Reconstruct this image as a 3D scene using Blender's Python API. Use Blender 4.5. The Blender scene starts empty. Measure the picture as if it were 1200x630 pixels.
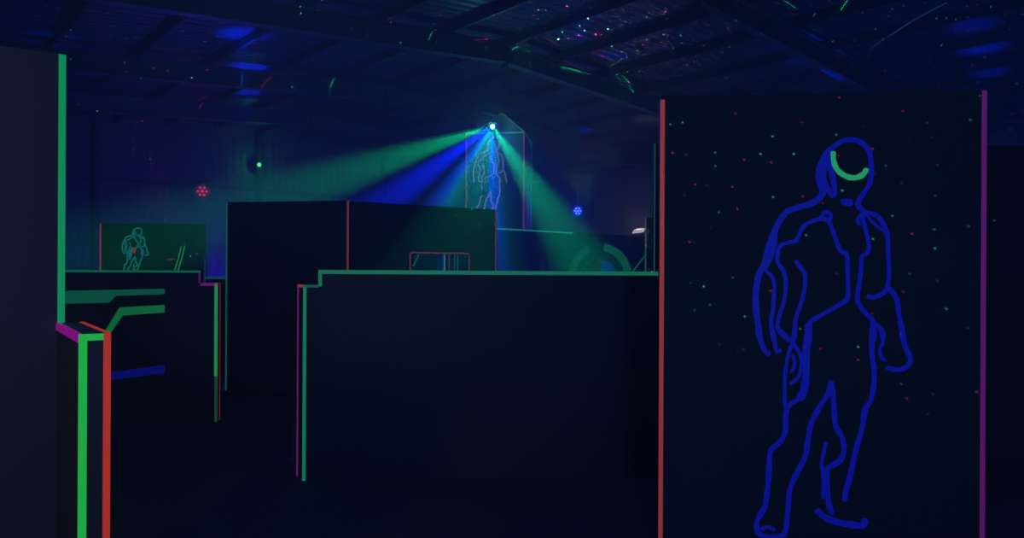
import bpy, bmesh, math, random
from mathutils import Vector, Matrix
random.seed(7)
C = bpy.context.scene.collection
# ------------------------------------------------------------------ camera
F, CX, CY, H = 870.0, 600.0, 318.0, 1.5
ROLL = math.radians(0.3)
RX = Vector((math.cos(ROLL), 0, math.sin(ROLL)))
UP = Vector((-math.sin(ROLL), 0, math.cos(ROLL)))
FW = Vector((0, 1, 0))
EYE = Vector((0, 0, H))

def ray(px, py):
    return FW + RX * ((px - CX) / F) + UP * ((CY - py) / F)
def P(px, py, Y):                      # point seen at a pixel, at distance Y
    return EYE + ray(px, py) * Y
def Yz(px, py, z):                     # distance at which that pixel has height z
    return (z - H) / ray(px, py).z
def at_z(px, py, z):
    return P(px, py, Yz(px, py, z))
def G(px, Y):                          # ground point under a pixel column
    p = P(px, CY, Y); return Vector((p.x, Y, 0))

cam = bpy.data.cameras.new('camera'); cam.sensor_width = 36; cam.lens = 36 * F / 1200
cam.shift_y = (CY - 315) / 1200; cam.clip_start = 0.05; cam.clip_end = 200
co = bpy.data.objects.new('camera', cam); C.objects.link(co)
m = Matrix((RX, UP, -FW)).transposed().to_4x4(); m.translation = EYE
co.matrix_world = m
bpy.context.scene.camera = co

# ------------------------------------------------------------------ materials
def lin(c):
    c = c / 255
    return c / 12.92 if c < .04045 else ((c + .055) / 1.055) ** 2.4
def rgb(r, g, b): return (lin(r), lin(g), lin(b), 1)
def new_mat(name):
    m = bpy.data.materials.new(name); m.use_nodes = True
    return m, m.node_tree, m.node_tree.nodes['Principled BSDF']
def paint(name, col, rough=.6, noise=.25, scale=6, bump=0.0):
    m, t, b = new_mat(name)
    tc = t.nodes.new('ShaderNodeTexCoord'); n = t.nodes.new('ShaderNodeTexNoise')
    n.inputs['Scale'].default_value = scale; n.inputs['Detail'].default_value = 5
    t.links.new(tc.outputs['Object'], n.inputs['Vector'])
    mx = t.nodes.new('ShaderNodeMix'); mx.data_type = 'RGBA'
    mx.inputs[6].default_value = tuple(c * (1 - noise) for c in col[:3]) + (1,)
    mx.inputs[7].default_value = tuple(c * (1 + noise) for c in col[:3]) + (1,)
    t.links.new(n.outputs['Fac'], mx.inputs[0]); t.links.new(mx.outputs[2], b.inputs['Base Color'])
    b.inputs['Roughness'].default_value = rough
    if 'Specular IOR Level' in b.inputs: b.inputs['Specular IOR Level'].default_value = .25
    if bump:
        bp = t.nodes.new('ShaderNodeBump'); bp.inputs['Strength'].default_value = bump
        t.links.new(n.outputs['Fac'], bp.inputs['Height']); t.links.new(bp.outputs['Normal'], b.inputs['Normal'])
    return m
def sheet(name, col, axis, period=.25):        # ribbed metal sheet
    m = paint(name, col, .45, .2, 3)
    t = m.node_tree; b = t.nodes['Principled BSDF']
    tc = t.nodes.new('ShaderNodeTexCoord'); mp = t.nodes.new('ShaderNodeMapping')
    mp.inputs['Rotation'].default_value = (0, 0, axis)
    w = t.nodes.new('ShaderNodeTexWave'); w.inputs['Scale'].default_value = .314 / period
    t.links.new(tc.outputs['Object'], mp.inputs['Vector']); t.links.new(mp.outputs['Vector'], w.inputs['Vector'])
    bp = t.nodes.new('ShaderNodeBump'); bp.inputs['Strength'].default_value = .5; bp.inputs['Distance'].default_value = .03
    t.links.new(w.outputs['Fac'], bp.inputs['Height']); t.links.new(bp.outputs['Normal'], b.inputs['Normal'])
    return m
_fl = {}
def fluo(col, k=1.0):                          # fluorescent tape or paint glowing under the black light; on far pieces k also puts in weaker light and haze
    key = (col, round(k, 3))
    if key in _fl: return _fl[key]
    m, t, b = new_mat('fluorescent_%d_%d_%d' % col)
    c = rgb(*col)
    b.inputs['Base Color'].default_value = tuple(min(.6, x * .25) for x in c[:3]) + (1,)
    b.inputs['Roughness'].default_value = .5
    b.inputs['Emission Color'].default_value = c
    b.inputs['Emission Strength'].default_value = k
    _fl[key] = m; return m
def glow(name, col, k):
    m, t, b = new_mat(name)
    b.inputs['Base Color'].default_value = (.02, .02, .02, 1)
    b.inputs['Emission Color'].default_value = col; b.inputs['Emission Strength'].default_value = k
    return m
GREEN, LIME, TEAL = (12, 140, 85), (28, 165, 62), (25, 105, 90)
RED, ROSE, PURPLE, VIOLET, BLUE = (160, 45, 28), (140, 50, 48), (118, 10, 116), (80, 20, 94), (8, 14, 142)
BLACK = paint('black_painted_plywood', (.040, .042, .046), .65, .12, 2.5)
GREYB = paint('lit_black_plywood', (.050, .047, .050), .6, .12, 2.5)  # same black paint, with the greyer light on it put into the colour
METAL = paint('black_powder_coat', (.03, .03, .033), .4, .2, 20)
DECK = sheet('ribbed_roof_deck', (.045, .048, .055), 0)
CLAD = sheet('ribbed_wall_cladding', (.085, .088, .10), 0)
STEEL = paint('grey_primed_steel', (.045, .05, .058), .5, .2, 4)
PURL = paint('dark_galvanised_steel', (.03, .032, .04), .5, .2, 4)
FLOOR = paint('dark_carpet_floor', (.050, .052, .060), .85, .25, 14, .25)

# ------------------------------------------------------------------ mesh helpers
def hexa(bm, a, b, c, d, n):          # quad a b c d swept along n
    vs = [bm.verts.new(v) for v in (a, b, c, d)] + [bm.verts.new(v + n) for v in (a, b, c, d)]
    for f in ((0, 1, 2, 3), (7, 6, 5, 4), (0, 4, 5, 1), (1, 5, 6, 2), (2, 6, 7, 3), (3, 7, 4, 0)):
        bm.faces.new([vs[i] for i in f])
def prism(bm, pts, n):
    lo = [bm.verts.new(p) for p in pts]; hi = [bm.verts.new(p + n) for p in pts]
    bm.faces.new(lo); bm.faces.new(hi[::-1])
    k = len(pts)
    for i in range(k): bm.faces.new((lo[i], hi[i], hi[(i + 1) % k], lo[(i + 1) % k]))
def obj(name, bm, mat, parent=None, base=None, bevel=0, smooth=False):
    bmesh.ops.recalc_face_normals(bm, faces=bm.faces)
    me = bpy.data.meshes.new(name)
    off = Vector(parent['_w']) if parent is not None else (Vector(base) if base is not None else Vector())
    org = Vector(base) if (base is not None and parent is not None) else off
    for v in bm.verts: v.co -= org
    if smooth:
        for f in bm.faces: f.smooth = True
    bm.to_mesh(me); bm.free(); me.materials.append(mat)
    o = bpy.data.objects.new(name, me); C.objects.link(o)
    if parent is not None:
        o.parent = parent; o.location = org - off
    else:
        o.location = off
    o['_w'] = list(org)
    if bevel:
        md = o.modifiers.new('bevel', 'BEVEL'); md.width = bevel; md.segments = 2; md.limit_method = 'ANGLE'
    return o
def thing(name, label, cat, loc, group=None):
    o = bpy.data.objects.new(name, None); C.objects.link(o); o.location = loc
    o.empty_display_size = .2
    o['_w'] = list(loc); o['label'] = label; o['category'] = cat
    if group: o['group'] = group
    return o
def struct(name, bm, mat, base=None, **k):
    o = obj(name, bm, mat, None, base, **k); o['kind'] = 'structure'; return o
def cyl(bm, a, b, r0, r1=None, n=20, caps=True):
    r1 = r0 if r1 is None else r1
    a, b = Vector(a), Vector(b); d = (b - a).normalized()
    u = d.orthogonal().normalized(); v = d.cross(u)
    A = [bm.verts.new(a + (u * math.cos(t) + v * math.sin(t)) * r0) for t in [2 * math.pi * i / n for i in range(n)]]
    B = [bm.verts.new(b + (u * math.cos(t) + v * math.sin(t)) * r1) for t in [2 * math.pi * i / n for i in range(n)]]
    for i in range(n): bm.faces.new((A[i], A[(i + 1) % n], B[(i + 1) % n], B[i]))
    if caps: bm.faces.new(A[::-1]); bm.faces.new(B)
def obox(bm, c, x, y, z):             # oriented box: centre and half axes
    c = Vector(c)
    hexa(bm, c - x - y - z, c + x - y - z, c + x + y - z, c - x + y - z, z * 2)

class Face:
    """A vertical board standing on the ground from A to B; its front is the side towards the camera."""
    def __init__(s, A, B):
        s.A, s.B = Vector((A.x, A.y, 0)), Vector((B.x, B.y, 0))
        s.d = (s.B - s.A).normalized(); s.L = (s.B - s.A).length
        s.n = Vector((s.d.y, -s.d.x, 0))
        if s.n.dot(EYE - s.A) < 0: s.n = -s.n
    def p(s, u, z, o=0.0): return s.A + s.d * u + Vector((0, 0, z)) + s.n * o
    def hit(s, px, py):                # pixel -> (u, z) on the face
        r = ray(px, py); n = s.n
        t = (s.A - EYE).dot(n) / r.dot(n)
        q = EYE + r * t
        return ((q - s.A).dot(s.d), q.z)
    def board(s, prof, t, parent, mat, name='board', bevel=.002):
        bm = bmesh.new(); prism(bm, [s.p(u, z) for u, z in prof], -s.n * t)
        return obj(name, bm, mat, parent, None, bevel)
    def rect(s, u0, u1, z0, z1, t, parent, mat, name='board'):
        return s.board([(u0, z0), (u1, z0), (u1, z1), (u0, z1)], t, parent, mat, name)
    def tape(s, a, b, w, col, k, parent, label=None, side=0, name='edge_tape', o=0.0, th=.002):
        """strip from (u,z) a to b, width w; side -1/0/+1 puts it left of, on or right of the line"""
        a, b = Vector(a), Vector(b); d = (b - a).normalized(); q = Vector((-d.y, d.x))
        lo, hi = {0: (-.5, .5), 1: (0, 1), -1: (-1, 0)}[side]
        c = [a + q * w * lo, b + q * w * lo, b + q * w * hi, a + q * w * hi]
        bm = bmesh.new(); hexa(bm, *[s.p(v.x, v.y, o) for v in c], s.n * th)
        ob = obj(name, bm, fluo(col, k), parent)
        if label: ob['label'] = label
        return ob
    def poly(s, pix, col, k, parent, name, label=None, th=.0015):
        pts = [s.hit(*p) for p in pix]
        bm = bmesh.new(); prism(bm, [s.p(u, z, .0) for u, z in pts], s.n * th)
        ob = obj(name, bm, fluo(col, k), parent)
        if label: ob['label'] = label
        return ob
    def strokes(s, lines, col, k, parent, name, label=None, pxw=5.0, th=.0015):
        """painted brush lines traced at pixels; each line = (width factor, [(px,py)...])"""
        bm = bmesh.new()
        sc = (s.p(*s.hit(*lines[0][1][0])).y) / F
        for i, (wf, pts) in enumerate(lines):
            q = [Vector(s.hit(*p)) for p in smooth_line(pts)]
            w = pxw * wf * sc / 2
            L, R = [], []
            for j, v in enumerate(q):
                t = (q[min(j + 1, len(q) - 1)] - q[max(j - 1, 0)])
                if t.length < 1e-9: t = Vector((1, 0))
                t.normalize(); nn = Vector((-t.y, t.x))
                ww = w * (.85 + .3 * random.random()) * (.6 if j in (0, len(q) - 1) else 1)
                L.append(v + nn * ww); R.append(v - nn * ww)
            h = th * (1 + .02 * i)
            def V(v, o): return bm.verts.new(s.p(v.x, v.y, o))
            LT = [V(v, h) for v in L]; RT = [V(v, h) for v in R]
            LB = [V(v, 0) for v in L]; RB = [V(v, 0) for v in R]
            for j in range(len(q) - 1):
                bm.faces.new((LT[j], RT[j], RT[j + 1], LT[j + 1]))
                bm.faces.new((LB[j], LT[j], LT[j + 1], LB[j + 1]))
                bm.faces.new((RT[j], RB[j], RB[j + 1], RT[j + 1]))
            for j in (0, -1): bm.faces.new((LT[j], LB[j], RB[j], RT[j]))
        ob = obj(name, bm, fluo(col, k), parent)
        if label: ob['label'] = label
        return ob
def smooth_line(p):
    p = [Vector(x) for x in p]; out = []
    for i in range(len(p) - 1):
        a, b, c, d = p[max(i - 1, 0)], p[i], p[i + 1], p[min(i + 2, len(p) - 1)]
        for k in range(4):
            t = k / 4
            out.append(.5 * ((2 * b) + (c - a) * t + (2 * a - 5 * b + 4 * c - d) * t * t + (3 * b - a - 3 * c + d) * t ** 3))
    out.append(p[-1]); return out

TALL = 2.35
TW = .028

# ------------------------------------------------------------------ the hall
AX = Vector((-.653, .757, 0)).normalized()      # along the ridge, away from the camera
BX = Vector((AX.y, -AX.x, 0))                   # across, to the right
R0 = Vector((-.18, 15.7, 0)); ZR, SL, HALF = 6.5, .07, 12.5
S0, S1 = -17.0, 13.3
def hall(s, t, z): return R0 + AX * s + BX * t + Vector((0, 0, z))
def zroof(t): return ZR - SL * abs(t)
def roofhit(px, py):
    r = ray(px, py)
    for sg in (1, -1):
        # z = ZR - SL*sg*t
        t0 = (EYE - R0).dot(BX); dt = r.dot(BX)
        k = (ZR - SL * sg * t0 - H) / (r.z + SL * sg * dt)
        q = EYE + r * k
        if k > 0 and sg * (q - R0).dot(BX) >= -1e-6: return q
    return EYE + r * 12
bm = bmesh.new(); hexa(bm, hall(S0, -HALF, -.1), hall(S1, -HALF, -.1), hall(S1, HALF, -.1), hall(S0, HALF, -.1), Vector((0, 0, .1)))
struct('floor', bm, FLOOR)
bm = bmesh.new()
prism(bm, [hall(S0, -HALF, zroof(HALF)), hall(S0, 0, ZR), hall(S0, HALF, zroof(HALF)),
           hall(S0, HALF, zroof(HALF) + .12), hall(S0, 0, ZR + .12), hall(S0, -HALF, zroof(HALF) + .12)], AX * (S1 - S0))
o = struct('ceiling', bm, DECK)
o.data.materials[0].node_tree.nodes['Mapping'].inputs['Rotation'].default_value = (0, 0, -math.atan2(AX.y, AX.x))
def gable_wall(name, s, th):
    bm = bmesh.new()
    prism(bm, [hall(s, -HALF, 0), hall(s, HALF, 0), hall(s, HALF, zroof(HALF)), hall(s, 0, ZR), hall(s, -HALF, zroof(HALF))], AX * th)
    return struct(name, bm, CLAD)
gable_wall('wall_back', S1, .15); gable_wall('wall_front', S0 - .15, .15)
CLAD.node_tree.nodes['Mapping'].inputs['Rotation'].default_value = (0, 0, -math.atan2(BX.y, BX.x))
for nm, t, th in (('wall_left', -HALF - .15, .15), ('wall_right', HALF, .15)):
    bm = bmesh.new(); ze = zroof(HALF)
    hexa(bm, hall(S0, t, 0), hall(S1, t, 0), hall(S1, t + th, 0), hall(S0, t + th, 0), Vector((0, 0, ze)))
    struct(nm, bm, CLAD)
# portal frames: each side of each frame is one steel I-beam
RD = .42
def rafter(s, sg):
    bm = bmesh.new()
    a = hall(s, 0, ZR - .18); b = hall(s, sg * HALF, zroof(HALF) - .18)
    d = (b - a); dn = d.normalized(); w = AX; u = Vector((0, 0, 1))
    for z0, z1, hw in ((0, -.025, .10), (-.025, -RD + .025, .012), (-RD + .025, -RD, .10)):
        hexa(bm, a - w * hw + u * z1, b - w * hw + u * z1, b + w * hw + u * z1, a + w * hw + u * z1, u * (z0 - z1))
    struct('roof_rafter', bm, STEEL)
frames = [-9.6, -4.8, 0, 4.8, 9.2]
for s in frames:
    for sg in (-1, 1): rafter(s, sg)
    for sg in (-1, 1):                        # the column that carries the frame at the side wall
        bm = bmesh.new(); c = hall(s, sg * (HALF - .16), 0); ze = zroof(HALF) - .18 - RD
        for x0, x1, hw in ((-.15, -.13, .1), (-.13, .13, .012), (.13, .15, .1)):
            hexa(bm, c + BX * x0 - AX * hw, c + BX * x1 - AX * hw, c + BX * x1 + AX * hw, c + BX * x0 + AX * hw, Vector((0, 0, ze)))
        struct('wall_column', bm, STEEL)
    bm = bmesh.new()                          # bolted plate where the two beams meet under the ridge
    obox(bm, hall(s, 0, ZR - .18 - RD / 2 - .04), AX * .11, BX * .015, Vector((0, 0, RD / 2 + .06)))
    struct('ridge_plate', bm, PURL)
for i in range(-8, 9):                        # purlins, Z sections under the deck
    t = i * 1.5 + (.0 if i else .12)
    bm = bmesh.new(); z = zroof(t)
    for x0, x1, z0, z1 in ((-.06, .008, -.012, 0), (-.008, .008, -.18, 0), (-.008, .06, -.18, -.168)):
        hexa(bm, hall(S0, t + x0, z + z0 - .004), hall(S1, t + x0, z + z0 - .004), hall(S1, t + x1, z + z0 - .004), hall(S0, t + x1, z + z0 - .004), Vector((0, 0, z1 - z0)))
    struct('roof_purlin', bm, PURL)
for t in (-10, -5, 0, 5, 10):                 # wind posts of the gable wall
    bm = bmesh.new(); c = hall(S1 - .13, t, 0); ze = zroof(t) - .2
    for x0, x1, hw in ((-.12, -.1, .09), (-.1, .1, .012), (.1, .12, .09)):
        hexa(bm, c + AX * x0 - BX * hw, c + AX * x1 - BX * hw, c + AX * x1 + BX * hw, c + AX * x0 + BX * hw, Vector((0, 0, ze)))
    struct('wall_column', bm, PURL)
for z in (2.2, 4.2):                          # horizontal girts on the gable wall
    bm = bmesh.new(); hexa(bm, hall(S1 - .012, -HALF, z), hall(S1 - .012, HALF, z), hall(S1, HALF, z), hall(S1, -HALF, z), Vector((0, 0, .15)))
    struct('wall_girt', bm, PURL)

# ------------------------------------------------------------------ right panel with the painted figure
def c7(x, y): return (850 + x / 2.424, 140 + y / 2.424)
def c8(x, y): return (850 + x / 2.52, 380 + y / 2.52)
def L7(w, *p): return (w, [c7(*q) for q in p])
def L8(w, *p): return (w, [c8(*q) for q in p])
FIG = [
 L7(1.3, (300,82),(310,75),(330,62),(355,57),(380,62),(402,80),(412,105),(414,150),(408,185),(392,210),(376,238),(384,254)),
 L7(1.5, (302,82),(285,100),(270,130),(264,160),(272,190),(276,206),(268,222),(240,240),(205,250),(175,262),(155,285),(143,310),(135,330),(125,355),(116,385),(110,412),(97,435),(89,470),(86,520),(91,570),(97,630)),
 L7(1.4, (290,105),(281,140),(279,172),(291,197),(305,215),(310,200),(305,165),(297,130),(291,104)),
 L7(1.5, (272,128),(270,150),(276,175)),
 L7(1.6, (328,232),(362,238)),
 L7(1.1, (275,270),(288,262),(300,272),(292,285),(278,280),(275,270)),
 L7(1, (278,280),(250,287),(225,300),(210,325),(200,345),(175,350),(155,360),(148,385),(150,410),(165,430),(172,470),(165,520),(152,560),(150,595),(185,628),(195,600),(200,565),(215,520),(225,480),(226,440),(212,418),(198,400)),
 L7(1, (143,315),(140,350),(130,390),(115,425),(138,458),(135,540),(130,570),(135,630)),
 L7(.8, (136,335),(122,375),(108,420)),
 L7(1.1, (294,285),(310,330),(325,370),(345,385),(347,420),(348,500),(340,515),(300,540),(260,562),(238,580),(235,630)),
 L7(1.1, (387,268),(398,310),(407,350),(405,375),(388,390),(385,430),(378,480),(375,512),(390,540),(420,575),(424,630)),
 L7(.9, (420,575),(440,595),(447,630)),
 L7(1.1, (375,240),(395,262),(430,272),(450,300),(460,325),(462,380),(465,430),(460,475),(445,495),(420,505),(402,500)),
 L7(.8, (395,265),(380,275),(375,288),(385,300)),
 L7(.8, (398,265),(412,285),(440,310),(456,318)),
 L7(1.2, (460,475),(485,505),(492,545),(500,590),(508,630)),
 L8(1.2, (98,-5),(103,35),(110,62),(120,82),(133,86)),
 L8(.9, (135,-5),(146,40),(148,70),(156,80),(165,74)),
 L8(.9, (150,5),(190,45),(214,75),(224,105),(221,140),(208,163),(190,176)),
 L8(.9, (207,-5),(203,45),(190,75),(181,110),(176,150),(175,200),(176,245)),
 L8(.8, (196,88),(205,110),(200,130),(193,142)),
 L8(1.9, (246,-5),(244,40),(238,80),(238,150),(230,200),(215,222)),
 L8(1.3, (215,222),(187,240),(178,270),(178,310),(163,345),(135,370),(130,400),(127,460),(122,500),(116,540),(100,565),(92,590),(98,614),(125,627),(170,622),(180,590),(185,540),(190,490),(205,450),(235,390),(244,340),(254,290),(280,240),(304,200),(312,165)),
 L8(1.3, (312,165),(318,210),(322,270),(326,300),(345,335),(350,370),(340,400),(312,418),(300,432),(302,490),(305,530),(318,560)),
 L8(.9, (105,605),(125,597),(147,608)),
 L8(.9, (298,345),(290,380),(284,410),(289,450),(288,515)),
 L8(1.6, (268,545),(290,566),(330,583),(370,590),(407,592),(412,572)),
 L8(1.3, (435,-5),(432,80),(440,150),(430,220),(412,250),(405,300),(385,370),(370,440),(356,490),(352,522)),
 L8(.8, (448,0),(466,22),(465,52),(455,75),(461,97),(475,107)),
 L8(1.2, (520,-5),(522,30),(531,65),(545,95),(543,115),(526,130),(500,133),(474,126)),
]
VIS = [L7(1.25, (306,90),(308,120),(320,145),(345,162),(370,165),(392,155),(402,138))]

A = at_z(774, 112, TALL); B = at_z(1156.5, 106, TALL)
fp = Face(A, B)
pr = thing('arena_divider', 'tall black panel with a glowing blue outline figure painted on it', 'divider', fp.A)
fp.rect(0, fp.L, 0, TALL, .06, pr, BLACK)
fp.tape((0, 0), (0, TALL - .02), .021, ROSE, .85, pr, 'red edge tape', -1)
fp.tape((fp.L, 0), (fp.L, TALL), .022, VIOLET, 1, pr, 'purple edge tape', 1)
fig = fp.strokes(FIG, BLUE, .85, pr, 'painted_figure', 'blue painted outline of a standing figure', 4.6)
fp.strokes(VIS, (30, 145, 92), 1, fig, 'visor_line', 'green curved visor line', 5, .0022)

# tall board behind it, reaching to the right edge of the frame
A = G(766, 6.0); B = G(1420, 6.0); f = Face(A, B)
t_ = thing('arena_divider', 'tall plain black panel behind the panel with the blue figure', 'divider', f.A)
hz = P(767, 168, 6.0).z
f.rect(0, f.L, 0, hz, .06, t_, BLACK)
f.tape((0, 0), (0, hz), .010, TEAL, .45, t_, 'thin green edge tape', -1)

# ------------------------------------------------------------------ long barrier in the middle
Yb = 5.3
A = Vector((P(357, 0, Yb).x, Yb, 0)); B = G(842, 5.46); f = Face(A, B)
bar = thing('arena_barrier', 'long black waist-high barrier with green tape along its top, left of the blue figure panel', 'barrier', f.A)
zt = P(560, 317, 5.37).z; u1, zs = f.hit(373, 333.5)
K = f.A + Vector((-.075, .125, 0))              # slanted end: its back corner lies further left
bm = bmesh.new()
prof = [(0, 0), (f.L, 0), (f.L, zt), (u1, zt), (u1, zs), (0, zs)]
fr = [bm.verts.new(f.p(u, z)) for u, z in prof]
bk = [bm.verts.new((f.p(u, z) + Vector((0, .125, 0))) if u > 0 else Vector((K.x, K.y, z))) for u, z in prof]
bm.faces.new(fr); bm.faces.new(bk[::-1])
for i in range(6): bm.faces.new((fr[i], bk[i], bk[(i + 1) % 6], fr[(i + 1) % 6]))
obj('board', bm, BLACK, bar, None, .002)
f.tape((u1, zt), (f.L, zt), .029, (22, 112, 84), .8, bar, 'green top edge tape', -1)
f.tape((u1, zs - .012), (u1, zt - .029), .026, (24, 108, 82), .85, bar, 'green step tape', -1)
f.tape((0, zs), (u1, zs), .02, (20, 90, 70), .8, bar, 'green step tape', -1)
f.tape((0, 0), (0, zs - .01), .024, (18, 112, 80), 1, bar, 'green corner tape', -1)
fe = Face(K, f.A)
fe.tape((0, 0), (0, zs - .01), .03, (108, 16, 108), 1, bar, 'purple end tape', -1)
fe.tape((0, zs), (fe.L, zs), .02, ROSE, 1, bar, 'red end tape', -1)

# ------------------------------------------------------------------ left tall panel and the low post wall
A = at_z(-40, 47, TALL); B = at_z(77.5, 64.5, TALL); f = Face(A, B)
lp = thing('arena_divider', 'tall dark grey panel at the left edge with one green taped edge', 'divider', f.A)
f.rect(0, f.L, 0, TALL, .06, lp, GREYB)
zl = P(70, 379, 2.98).z
f.tape((f.L, zl - .02), (f.L, TALL), .025, GREEN, .85, lp, 'green edge tape', 1)
# low wall running out from it to the camera
zlow = 1.5 - 62.6 * (B.y) / F
def gz(px, py): p = at_z(px, py, zlow); return Vector((p.x, p.y, 0))
fl, nl, nr = gz(66, 378), gz(92, 391.5), gz(130, 390)
wf = f; ed = (nl - fl).normalized()
def onwall(q): return q + ed * ((wf.A + wf.n * .003 - q).dot(wf.n) / ed.dot(wf.n))
fl = onwall(nl); fr_ = onwall(nr)
lw = thing('arena_barrier', 'low narrow black barrier with green, red and purple taped edges beside the dark grey panel', 'barrier', nl)
bm = bmesh.new(); hexa(bm, fl, nl, nr, fr_, Vector((0, 0, zlow)))
obj('board', bm, GREYB, lw, None, .002)
fend = Face(nl, nr); fside = Face(fl, nl)
W = fend.L
fend.tape((0, 0), (0, zlow), .025, LIME, 1, lw, 'bright green corner tape', -1)
fend.tape((W, 0), (W, zlow), .022, RED, 1, lw, 'red corner tape', 1)
fend.tape((.025, zlow), (W - .022, zlow), .022, LIME, 1, lw, 'bright green end tape', -1)
fside.tape((0, zlow), (fside.L, zlow), .028, PURPLE, 1, lw, 'purple side tape', -1)
bm = bmesh.new(); dd = (nl - fl).normalized(); ww = (nr - nl).normalized(); up = Vector((0, 0, zlow))
hexa(bm, fl + up, nl + up, nl + up + ww * .010, fl + up + ww * .010, Vector((0, 0, .002)))
o = obj('edge_tape', bm, fluo(PURPLE, .9), lw); o['label'] = 'purple top tape'
bm = bmesh.new(); hexa(bm, fr_ + up - ww * .016, nr + up - ww * .016, nr + up, fr_ + up, Vector((0, 0, .002)))
o = obj('edge_tape', bm, fluo(RED, .9), lw); o['label'] = 'red top tape'

# ------------------------------------------------------------------ barrier across the left opening
E = G(255.5, 7.35); dr = Vector((math.cos(math.radians(9)), math.sin(math.radians(9)), 0))
A = E - dr * 2.3; f = Face(A, E)
lb = thing('arena_barrier', 'black barrier with broad green stripes painted on it, behind the low narrow one', 'barrier', f.A)
zt = P(200, 316.6, 7.25).z; u1, zs = f.hit(235, 331.5)
f.board([(0, 0), (f.L, 0), (f.L, zs), (u1, zs), (u1, zt), (0, zt)], .10, lb, BLACK)
f.tape((0, zt), (u1, zt), .022, (10, 92, 68), .9, lb, 'green top edge tape', -1)
f.tape((u1, zs), (u1, zt - .022), .02, (70, 12, 80), .8, lb, 'purple step tape', 1)
f.tape((u1, zs), (f.L, zs), .026, (96, 14, 100), 1, lb, 'purple step tape', -1)
f.tape((f.L, .45), (f.L, zs), .032, (30, 130, 66), 1, lb, 'green corner tape', 1)
f.tape((f.L, 0), (f.L, .45), .026, (22, 74, 44), .8, lb, 'darker green lower corner tape', 1)  # lower piece of the corner tape, in a darker green
bm = bmesh.new(); q0 = f.p(u1, zs, -.075); q1 = f.p(f.L, zs, -.075)
hexa(bm, q0, q1, q1 - f.n * .025, q0 - f.n * .025, Vector((0, 0, .003)))
o = obj('edge_tape', bm, fluo((92, 20, 92), .8), lb); o['label'] = 'purple tape on the back of the step'
bm = bmesh.new(); q = f.p(f.L, 0, -.075); hexa(bm, q, q - f.n * .025, q - f.n * .025 + f.d * .003, q + f.d * .003, Vector((0, 0, zs)))
o = obj('edge_tape', bm, fluo((120, 30, 50), .8), lb); o['label'] = 'red corner tape on the back edge'
f.poly([(60, 341), (128, 339.5), (193, 338), (193, 344.5), (136, 346.5), (128, 354.5), (60, 356)], (6, 80, 62), .9, lb, 'painted_stripe', 'green stripe that steps to half its width')
f.poly([(193, 357), (193, 366), (144, 369.5), (129, 391), (121, 391), (140, 360)], (14, 98, 54), .95, lb, 'painted_stripe', 'green stripe bent down like an elbow')
f.poly([(126, 436.5), (193, 427), (193, 437), (126, 445.5)], (4, 8, 96), 1, lb, 'painted_stripe', 'blue slanting stripe')

# ------------------------------------------------------------------ tall pair of panels in the middle distance
A = at_z(265, 236.5, TALL); B = at_z(409, 235, TALL); f = Face(A, B)
tb = thing('arena_divider', 'tall black panel between two rows of barriers, with a thin green left edge', 'divider', f.A)
f.rect(0, f.L, 0, TALL, .06, tb, BLACK)
f.tape((0, 0), (0, TALL), .02, (20, 86, 84), .75, tb, 'thin green edge tape', -1)
f.tape((f.L, 0), (f.L, TALL), .026, (100, 46, 54), .85, tb, 'red edge tape', 1)
A2 = Vector((B.x + .02, B.y + .06, 0)); B2 = at_z(582, 245.5, TALL); f = Face(A2, B2)
tw = thing('arena_divider', 'tall black panel with a red-framed window opening in it', 'divider', f.A)
uL, zT = f.hit(481.5, 296.5); uR, _ = f.hit(549, 296.5); zB = .95
bm = bmesh.new()
for u0, u1, z0, z1 in ((0, uL, 0, TALL), (uR, f.L, 0, TALL), (uL, uR, 0, zB), (uL, uR, zT, TALL)):
    hexa(bm, f.p(u0, z0), f.p(u1, z0), f.p(u1, z1), f.p(u0, z1), -f.n * .06)
obj('board', bm, BLACK, tw)
f.tape((f.L, 0), (f.L, TALL), .024, (84, 28, 60), .8, tw, 'red edge tape', 1)
for a, b, sd in (((uL, zB), (uL, zT), 1), ((uR, zB), (uR, zT), -1), ((uL, zT), (uR, zT), 1), ((uL, zB), (uR, zB), -1)):
    f.tape(a, b, .02, (92, 40, 54), .75, tw, 'red tape round the window', sd, 'window_tape')

# things seen through the window and behind
A, B = G(519.5, 13.0), G(566, 13.4); f = Face(A, B)
t_ = thing('arena_divider', 'far narrow panel seen through the red-framed window', 'divider', f.A)
f.rect(0, f.L, 0, 2.1, .06, t_, BLACK)
for px, c, k in ((520, (36, 120, 100), .9), (525.5, (70, 28, 84), .8), (532, (14, 74, 80), .7), (535.5, (14, 74, 80), .7)):
    u, _ = f.hit(px, 318)
    f.tape((u, 0), (u, 2.1), .026, c, k, t_, ('purple' if c[0] == 70 else 'green') + ' vertical tape', -1)
A, B = G(452, 12.2), G(512, 12.6); f = Face(A, B)
t_ = thing('arena_barrier', 'far low barrier with one slanting green line, in the window opening', 'barrier', f.A)
zt = P(480, 294, 12.3).z
f.rect(0, f.L, 0, zt, .06, t_, BLACK)
f.tape(f.hit(484, 312), f.hit(491.5, 296.5), .02, (26, 92, 80), .8, t_, None, 0, 'painted_stripe')

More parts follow.
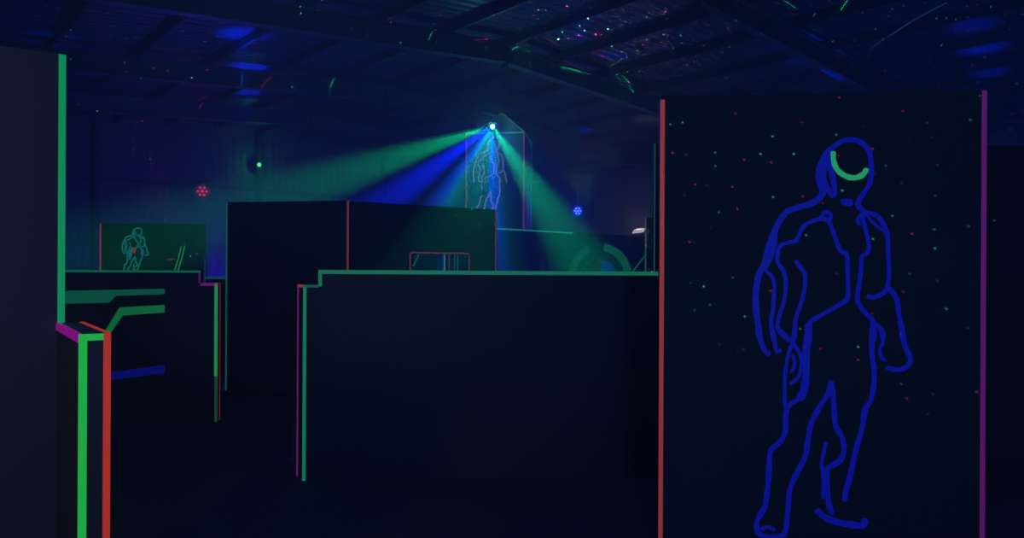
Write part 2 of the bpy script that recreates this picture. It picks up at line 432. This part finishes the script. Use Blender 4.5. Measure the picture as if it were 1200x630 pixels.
# ------------------------------------------------------------------ far panels on the left
A, B = at_z(117, 262, TALL), at_z(241, 262.5, TALL); f = Face(A, B)
fl_ = thing('arena_divider', 'far panel with a small teal outline figure, left of the tall panels', 'divider', f.A)
f.rect(0, f.L, 0, TALL, .06, fl_, BLACK)
f.tape((0, 0), (0, TALL), .026, (128, 28, 66), .9, fl_, 'red edge tape', -1)
f.tape((f.L, 0), (f.L, 1.72), .024, (10, 58, 74), .7, fl_, 'teal edge tape', 1)
def remap(lines, cx, cy, kx, ky): return [(w, [(cx + (x - 985) * kx, cy + (y - 163) * ky) for x, y in p]) for w, p in lines]
f.strokes(remap(FIG, 160, 267, .17, .118), (16, 96, 96), .8, fl_, 'painted_figure', 'teal painted outline of a standing figure', 1.5)
f.poly([(153, 289), (160, 290), (158, 297), (155, 296)], (120, 34, 40), .8, fl_, 'painted_belt', 'red painted patch')
for x in (203.5, 207.5): f.strokes([(1, [(x, 320), (x + 5, 304), (x + 9, 288)])], (24, 118, 62), .85, fl_, 'painted_stripe', 'green slanting line', 1.6)
f.strokes([(1, [(196, 304), (205, 303)])], (110, 24, 50), .6, fl_, 'painted_stripe', 'short red line', 1.5)
A, B = G(241, 10.4), G(300, 10.3); f = Face(A, B)
t_ = thing('arena_barrier', 'far low barrier with a teal top line, in the gap beside the tall black panel', 'barrier', f.A)
zt = P(255, 324.5, 10.4).z
f.rect(0, f.L, 0, zt, .06, t_, BLACK)
f.tape((0, zt), (f.L, zt), .026, (12, 74, 74), .8, t_, 'teal top edge tape', -1)

# ------------------------------------------------------------------ far panel with the broken ring, right
A, B = at_z(574, 266.5, TALL), at_z(792, 279, TALL); f = Face(A, B)
rg = thing('arena_divider', 'far long panel with a broken green ring painted on it', 'divider', f.A)
f.rect(0, f.L, 0, TALL, .06, rg, BLACK)
u, _ = f.hit(671, 270)
f.tape((0, TALL), (u, TALL), .028, (20, 120, 96), .95, rg, 'green top edge tape', -1)
def arc(cx, cy, r0, r1, a0, a1, n=14):
    pts = [(cx + r1 * math.cos(a), cy - r1 * math.sin(a)) for a in [math.radians(a0 + (a1 - a0) * i / n) for i in range(n + 1)]]
    return pts + [(cx + r0 * math.cos(a), cy - r0 * math.sin(a)) for a in [math.radians(a1 + (a0 - a1) * i / n) for i in range(n + 1)]]
f.poly(arc(703, 322, 28, 37, 8, 82), (10, 86, 58), .7, rg, 'painted_arc', 'green right part of the ring')
f.poly(arc(703, 322, 28, 37, 112, 172), (4, 72, 48), .55, rg, 'painted_arc', 'dim green left part of the ring')
f.poly([(704.5, 305), (712, 306), (719, 311), (723, 320), (704.5, 320)], (6, 10, 104), .8, rg, 'painted_patch', 'blue patch inside the ring')
f.strokes([(1, [(740, 320), (757.5, 297)])], (20, 104, 72), .8, rg, 'painted_stripe', 'green slanting line', 1.9)
for px in (634, 637): f.strokes([(1, [(px, 298), (px, 320)])], (40, 40, 70), .5, rg, 'painted_stripe', 'faint grey line', 1.2)
A, B = at_z(756, 255, TALL), at_z(836, 254.5, TALL); f = Face(A, B)
t_ = thing('arena_divider', 'tall dark panel between the broken ring and the red taped edge', 'divider', f.A)
f.rect(0, f.L, 0, TALL, .06, t_, BLACK)
f.tape((0, 0), (0, TALL), .02, (24, 96, 74), .6, t_, 'green edge tape', -1)

# ------------------------------------------------------------------ the tower
FL_, FR_ = G(545, 16.6), G(614, 16.4); f = Face(FL_, FR_)
zt = P(580, 155, 16.5).z; bk = -f.n * 1.25
tower = thing('arena_tower', 'tall gabled tower with a small outline figure on its front, in the light beams', 'tower', f.A)
bm = bmesh.new(); hexa(bm, f.p(0, 0), f.p(f.L, 0), f.p(f.L, zt), f.p(0, zt), bk)
obj('body', bm, BLACK, tower, None, .004)
ua, za = f.hit(588, 131.5)
u0, _ = f.hit(555, 154)
bm = bmesh.new(); prism(bm, [f.p(u0, zt), f.p(f.L, zt), f.p(ua, za)], bk)
obj('gable', bm, BLACK, tower, None, .004)
f.tape((0, 0), (0, zt), .03, (84, 58, 56), .7, tower, 'red edge tape', -1)
f.tape((f.L, 0), (f.L, zt), .032, (92, 50, 58), .75, tower, 'red edge tape', 1)
f.tape((0, zt), (f.L, zt), .028, (34, 118, 52), .85, tower, 'green top edge tape', -1)
f.tape((u0, zt + .01), (ua, za), .022, (14, 82, 52), .7, tower, 'green gable tape', -1)
f.tape((f.L, zt + .01), (ua, za), .024, (26, 92, 68), .8, tower, 'green gable tape', 1)
fs = Face(f.p(f.L, 0), f.p(f.L, 0) + bk)
fs.tape((.1, zt), (fs.L, zt - .05), .03, (24, 92, 66), .8, tower, 'green side tape', -1)
fs.tape((fs.L, 0), (fs.L, zt), .06, (62, 44, 74), .7, tower, 'violet corner tape', 1)
fs.tape((fs.L * .5, .3), (fs.L * .5, zt - .3), .05, (20, 62, 78), .7, tower, 'teal side tape', 0)
f.strokes(remap([FIG[i] for i in (0, 1, 6, 9, 10, 12, 15, 20, 22, 23, 27)], 577, 160.5, .225, .225), (84, 74, 126), .9, tower, 'painted_figure', 'violet painted outline of a standing figure', 1.3)

# ------------------------------------------------------------------ lamps
def parent_keep(o, par, w):
    o.parent = par; o.location = Vector(w) - Vector(par['_w'])
def light(kind, loc, col, e, parent=None, target=None, angle=None, blend=.5, r=.02, name='light', sx=None, spin=0):
    d = bpy.data.lights.new(name, kind); d.color = col[:3]; d.energy = e
    d.shadow_soft_size = r
    o = bpy.data.objects.new(name, d); C.objects.link(o)
    if parent is not None: parent_keep(o, parent, loc)
    else: o.location = loc
    if kind == 'SPOT':
        d.spot_size = angle; d.spot_blend = blend
        q = (Vector(target) - Vector(loc)).to_track_quat('-Z', 'Y')
        o.rotation_euler = (q.to_matrix() @ Matrix.Rotation(spin, 3, 'Z')).to_euler()
        if sx: o.scale = (sx, 1, 1)
    return o
def head(name, label, cat, p, aim, mount, size, lens_mat, cluster=0, group=None):
    """stage lamp: body, yoke, lens (or a ring of small lenses) and a bracket that reaches its mount"""
    p, aim, mount = Vector(p), Vector(aim).normalized(), Vector(mount)
    t = thing(name, label, cat, p, group)
    side = aim.cross(Vector((0, 0, 1))).normalized(); up = side.cross(aim).normalized(); s = size
    bm = bmesh.new(); cyl(bm, p - aim * s * 1.25, p - aim * s * .9, s * .42, s * .6, 24); cyl(bm, p - aim * s * .9, p - aim * s * .06, s * .6, s * .62, 24)
    obj('body', bm, METAL, t, None, .004)
    bm = bmesh.new()
    for sg in (-1, 1): obox(bm, p - aim * s * .6 + side * sg * s * .7, side * s * .05, aim * s * .14, up * s * .75)
    obox(bm, p - aim * s * .6 + up * s * .8, side * s * .75, aim * s * .14, up * s * .05)
    obj('yoke', bm, METAL, t, None, .003)
    bm = bmesh.new(); cyl(bm, p - aim * s * .6 + up * s * .82, mount, s * .09, None, 12)
    obj('bracket', bm, METAL, t)
    if cluster:
        for i in range(cluster):
            a = 2 * math.pi * i / (cluster - 1); rr = 0 if i == cluster - 1 else s * .36
            c = p + side * math.cos(a) * rr + up * math.sin(a) * rr
            bm = bmesh.new(); cyl(bm, c - aim * s * .06, c + aim * s * .03, s * .075, s * .06, 12)
            obj('lens', bm, lens_mat, t)
    else:
        bm = bmesh.new(); cyl(bm, p - aim * s * .06, p + aim * s * .02, s * .5, s * .36, 24); obj('lens', bm, lens_mat, t)
    return t

# beam lamp on the tower
LP = P(577, 148.5, 16.0)
mh = head('beam_lamp', 'bright cyan beam lamp under the gable of the tower', 'stage light', LP, (-.02, -1, -.25), LP + Vector((.02, .52, .12)), .10,
          glow('beam_lamp_lens', (.35, .9, .9, 1), 2.2))
GB, BB, CB = (0, 1, .30), (.0, .008, 1), (0, .9, .42)
BEAMS = [  # target px, py, Y, half angle deg, colour, energy, blend
    (398, 207, 14.0, 7.5, GB, 20000, 1),
    (437, 248, 13.6, 7.0, BB, 50000, 1),
    (500, 256, 13.6, 5.0, (0, .03, 1), 30000, 1),
    (556, 240, 10.5, 6.0, (0, .8, .36), 5500, 1),
    (527, 236, 14.2, 4.5, (0, .75, .42), 9000, 1),
    (581, 330, 13.8, 6.0, BB, 36000, 1),
    (655, 266, 13.2, 7.5, (0, .95, .30), 12000, 1),
    (560, 330, 12.5, 42, (.0, .06, 1), 800, 1),
]
BK = 1.0
for px, py, Y, ha, c, e, bl in BEAMS:
    light('SPOT', LP + Vector((0, -.08, 0)), c, e * BK, mh, P(px, py, Y), math.radians(2 * ha), bl, .03, 'beam_light')

light('POINT', LP + Vector((0, -.12, 0)), (.1, .8, 1), 26, mh, r=.03, name='beam_glow')
# red and green laser lamps on the back wall, a blue lamp and a white lamp at the far right
def wall_pt(px, py, gap):
    r = ray(px, py); k = ((hall(S1, 0, 0) - EYE).dot(AX) - gap) / r.dot(AX); return EYE + r * k
p = wall_pt(237, 224, .9)
rl = head('laser_lamp', 'red laser lamp with a cluster of dots on the back wall', 'stage light', p, EYE - p, p + AX * .84 + Vector((0, 0, .2)), .38, glow('red_lens', (1, .02, .08, 1), 1.0), 7)
light('SPOT', p + (EYE - p).normalized() * -.35 + Vector((0, 0, .0)), (1, .02, .15), 45, rl, p + AX * 2, math.radians(120), 1, .05, 'red_light')
light('POINT', p + (EYE - p).normalized() * .15, (1, .02, .2), 3, rl, r=.03, name='red_light')
c0 = hall(S1 - .13, 0, 0)
p = P(303.5, 193, (c0.y - .35))
gl = head('laser_lamp', 'green laser lamp beside the dark column on the back wall', 'stage light', p, EYE - p, p + AX * .30 + Vector((-.05, 0, .1)), .13, glow('green_lens', (.1, 1, .2, 1), .9))
light('POINT', p + Vector((.1, -.1, 0)), (.02, 1, .2), 7, gl, r=.03, name='green_light')
p = P(677, 247, 20.0)
bl_ = head('laser_lamp', 'blue and white lamp cluster hanging right of the tower', 'stage light', p, EYE - p, Vector((p.x, p.y, zroof((p - R0).dot(BX)) - .02)), .22, glow('blue_lens', (.55, .55, 1, 1), 1.3), 7)
light('POINT', p + (EYE - p).normalized() * .15, (.0, .02, 1), 40, bl_, r=.03, name='blue_light')
p = P(748, 271.5, 19.6)
wl = thing('flood_lamp', 'white flood lamp glowing behind the far panel with the ring', 'stage light', (p.x, p.y, 0))
bm = bmesh.new(); hexa(bm, *[p + Vector(v) for v in ((-.19, -.1, -.05), (.17, -.1, -.02), (.17, .2, -.02), (-.19, .2, -.05))], Vector((0, 0, -.1))); obj('housing', bm, METAL, wl, None, .01)
bm = bmesh.new(); hexa(bm, *[p + Vector(v) for v in ((-.15, -.07, -.04), (.13, -.07, -.01), (.13, .17, -.01), (-.15, .17, -.04))], Vector((.06, 0, .11))); obj('lens', bm, glow('white_lens', (.5, .45, .5, 1), .8), wl, None, .03)
bm = bmesh.new(); cyl(bm, (p.x, p.y + .05, 0), (p.x, p.y + .05, p.z - .1), .025); cyl(bm, (p.x, p.y + .05, 0), (p.x, p.y + .05, .03), .22); obj('stand', bm, METAL, wl)
light('POINT', p + Vector((0, 0, .2)), (1, .85, .9), 15, wl, r=.1, name='white_light')
light('SPOT', p + Vector((0, 0, .15)), (1, .9, .8), 200, wl, roofhit(758, 140), math.radians(15), 1, .05, 'white_spot')

# unseen blue fill points, added to light the boards, floor and back wall
UV, DEEP = (.11, .30, 1), (.02, .11, 1)
for x, y, z, e, c in ((.3, -2.6, 2.0, 230, UV), (-7.5, 3.5, 3.0, 40, DEEP), (7.6, 7.0, 2.8, 130, DEEP), (6.5, 14, 3.0, 100, DEEP), (-1.3, 3.7, 3.6, 45, UV), (-2.7, .3, 2.2, 9, UV),
                      (-7.0, 17.5, 1.1, 340, (.05, .02, 1)), (-3.1, 14.5, 1.3, 150, (.05, .035, 1)), (1.8, 21, 1.4, 110, (.04, .12, 1))):
    light('POINT', (x, y, z), c, e, r=.25, name='blue_fill')
light('SPOT', (-2.3, -.7, 2.0), (1, .80, .62), 42, None, (-2.35, 2.8, 1.3), math.radians(62), .6, .2, 'left_fill')  # unseen warm fill, added to brighten the left panel and low barrier

# blue up-lights on the roof
def uplight(px, py, e, ang, col=(.0, .02, 1), drop=1.1, back=0, sx=None):
    q = roofhit(px, py)
    l = q + Vector((0, 0, -drop)) + AX * back
    light('SPOT', l, col, e * 1.5, None, q, math.radians(ang * 2.2), 1, .05, 'roof_light', sx)
for a in ((285, 4, 260, 30), (285, 40, 300, 28), (292, 78, 300, 26), (288, 108, 200, 26), (60, 45, 40, 30), (1140, 30, 60, 24), (1150, 56, 110, 26), (1160, 85, 60, 22), (685, 152, 160, 16), (700, 178, 60, 20), (720, 65, 30, 20), (680, -20, 80, 40), (960, 60, 60, 50)):
    uplight(*a)

# ------------------------------------------------------------------ laser star projectors: sprays of tiny red and green dots
def star(loc, target, ang, e, scale, size, keep=.5):
    o = light('SPOT', loc, (1, 1, 1), e, None, target, math.radians(ang), .1, 0, 'star_projector')
    d = o.data; d.use_nodes = True; t = d.node_tree; em = t.nodes['Emission']
    tc = t.nodes.new('ShaderNodeTexCoord')
    v = t.nodes.new('ShaderNodeTexVoronoi'); v.inputs['Scale'].default_value = scale; v.voronoi_dimensions = '2D'
    sx = t.nodes.new('ShaderNodeSeparateXYZ'); t.links.new(tc.outputs['Normal'], sx.inputs[0])
    dv = t.nodes.new('ShaderNodeVectorMath'); dv.operation = 'DIVIDE'
    t.links.new(tc.outputs['Normal'], dv.inputs[0])
    cb = t.nodes.new('ShaderNodeCombineXYZ')
    for i in range(3): t.links.new(sx.outputs[2], cb.inputs[i])
    t.links.new(cb.outputs[0], dv.inputs[1]); t.links.new(dv.outputs[0], v.inputs['Vector'])
    lt = t.nodes.new('ShaderNodeMath'); lt.operation = 'LESS_THAN'; lt.inputs[1].default_value = size
    t.links.new(v.outputs['Distance'], lt.inputs[0])
    sp = t.nodes.new('ShaderNodeSeparateColor'); t.links.new(v.outputs['Color'], sp.inputs[0])
    gt = t.nodes.new('ShaderNodeMath'); gt.operation = 'GREATER_THAN'; gt.inputs[1].default_value = 1 - keep
    t.links.new(sp.outputs[0], gt.inputs[0])
    mu = t.nodes.new('ShaderNodeMath'); mu.operation = 'MULTIPLY'
    t.links.new(lt.outputs[0], mu.inputs[0]); t.links.new(gt.outputs[0], mu.inputs[1])
    m2 = t.nodes.new('ShaderNodeMath'); m2.operation = 'MULTIPLY'
    t.links.new(mu.outputs[0], m2.inputs[0]); t.links.new(sp.outputs[2], m2.inputs[1])
    cr = t.nodes.new('ShaderNodeValToRGB'); cr.color_ramp.interpolation = 'CONSTANT'
    cr.color_ramp.elements[0].color = (1, .03, .12, 1); cr.color_ramp.elements[1].color = (.12, .9, .45, 1); cr.color_ramp.elements[1].position = .5
    t.links.new(sp.outputs[1], cr.inputs[0]); t.links.new(cr.outputs[0], em.inputs['Color'])
    t.links.new(m2.outputs[0], em.inputs['Strength'])
    return o
star((-1.4, .4, 2.9), P(960, 165, 3.5), 30, 4200, 38, .042, .75)
star(P(677, 247, 20.0) + Vector((0, -.5, .3)), roofhit(690, 70), 70, 24000, 44, .12, .15)
star((1.6, 9.0, 2.0), roofhit(860, 85), 80, 9000, 40, .10, .3)
star((-3.2, 9.9, 1.2), P(330, 60, 15), 84, 60000, 30, .04, .35)
star((.6, 7.2, 1.2), P(540, 45, 15), 40, 60000, 34, .035, .4)
# single laser strokes thrown on the beams and the deck
bpy.context.view_layer.update(); DG = bpy.context.evaluated_depsgraph_get()
def seen(px, py):
    ok, q, *_ = bpy.context.scene.ray_cast(DG, EYE, ray(px, py).normalized())
    return q
def stroke(x0, y0, x1, y1, col, e, curve=2.0, width=.0011):
    q0, q1 = seen(x0, y0), seen(x1, y1); q = (q0 + q1) / 2
    l = Vector((.4, 7.0, 1.25)) if x0 > 480 else Vector((-3.0, 9.9, 1.25))
    d = (q - l).length; e = 2.2 * e * (d / 3) ** 2
    o = light('SPOT', l, (1, 1, 1), e, None, q, math.radians(16), .1, 0, 'laser_stroke')
    z = (l - q).normalized(); x = (q1 - q0); x = (x - z * x.dot(z)); half = min(.12, x.length / 2 / d); x.normalize()
    o.rotation_euler = Matrix((x, z.cross(x), z)).transposed().to_euler()
    d = o.data; d.use_nodes = True; t = d.node_tree; em = t.nodes['Emission']
    em.inputs['Color'].default_value = tuple(col) + (1,)
    tc = t.nodes.new('ShaderNodeTexCoord'); sx = t.nodes.new('ShaderNodeSeparateXYZ')
    t.links.new(tc.outputs['Normal'], sx.inputs[0])
    def M(op, a, b=None):
        n = t.nodes.new('ShaderNodeMath'); n.operation = op
        for i, v in enumerate((a, b)):
            if v is None: continue
            if isinstance(v, (int, float)): n.inputs[i].default_value = v
            else: t.links.new(v, n.inputs[i])
        return n.outputs[0]
    u = M('DIVIDE', sx.outputs[0], sx.outputs[2]); v = M('DIVIDE', sx.outputs[1], sx.outputs[2])
    cu = M('MULTIPLY', M('MULTIPLY', u, u), curve)
    k = M('MULTIPLY', M('LESS_THAN', M('ABSOLUTE', M('SUBTRACT', v, cu)), width), M('LESS_THAN', M('ABSOLUTE', u), half))
    t.links.new(k, em.inputs['Strength'])
for a in ((386, 103, 393, 90, (0, 1, .2), 1800), (600, 58, 616, 48, (0, 1, .3), 3500), (612, 62, 622, 55, (0, 1, .3), 1200), (658, 78, 688, 86, (0, 1, .3), 2200), (729, 88, 743, 108, (0, 1, .3), 2200),
          (722, 90, 729, 100, (0, 1, .2), 900), (712, 80, 729, 68, (.3, 1, .1), 1100), (918, 0, 934, 10, (0, 1, .2), 1300), (985, 12, 993, 0, (0, 1, .2), 2200), (281, 104, 284, 88, (0, .8, .1), 900),
          (502, 46, 511, 27, (.2, .8, .5), 700), (440, 72, 474, 62, (.1, .8, .4), 600), (556, 47, 578, 40, (1, .02, .25), 1500), (625, 40, 655, 52, (1, .02, .1), 700), (305, 104, 320, 88, (1, .02, .1), 700), (230, 120, 244, 112, (1, .02, .2), 600),
          (1020, 54, 1110, 0, (.1, .3, .7), 500, .5)):
    stroke(*a)

# ------------------------------------------------------------------ haze in the hall air
w = bpy.data.worlds.new('world'); bpy.context.scene.world = w; w.use_nodes = True
nt = w.node_tree; bg = nt.nodes['Background']; bg.inputs[0].default_value = (0, 0, 0, 1); bg.inputs[1].default_value = 0
vs = nt.nodes.new('ShaderNodeVolumeScatter'); vs.inputs['Density'].default_value = .012; vs.inputs['Anisotropy'].default_value = .4
vs.inputs['Color'].default_value = (.9, .9, .9, 1)
nt.links.new(vs.outputs[0], nt.nodes['World Output'].inputs['Volume'])

for o in bpy.data.objects:
    if '_w' in o: del o['_w']
sc = bpy.context.scene
sc.view_settings.view_transform = 'Standard'; sc.view_settings.look = 'None'
sc.view_settings.exposure = 0; sc.view_settings.gamma = 1; sc.view_settings.use_curve_mapping = False
sc.cycles.use_denoising = True
sc.cycles.volume_bounces = 0; sc.cycles.max_bounces = 4
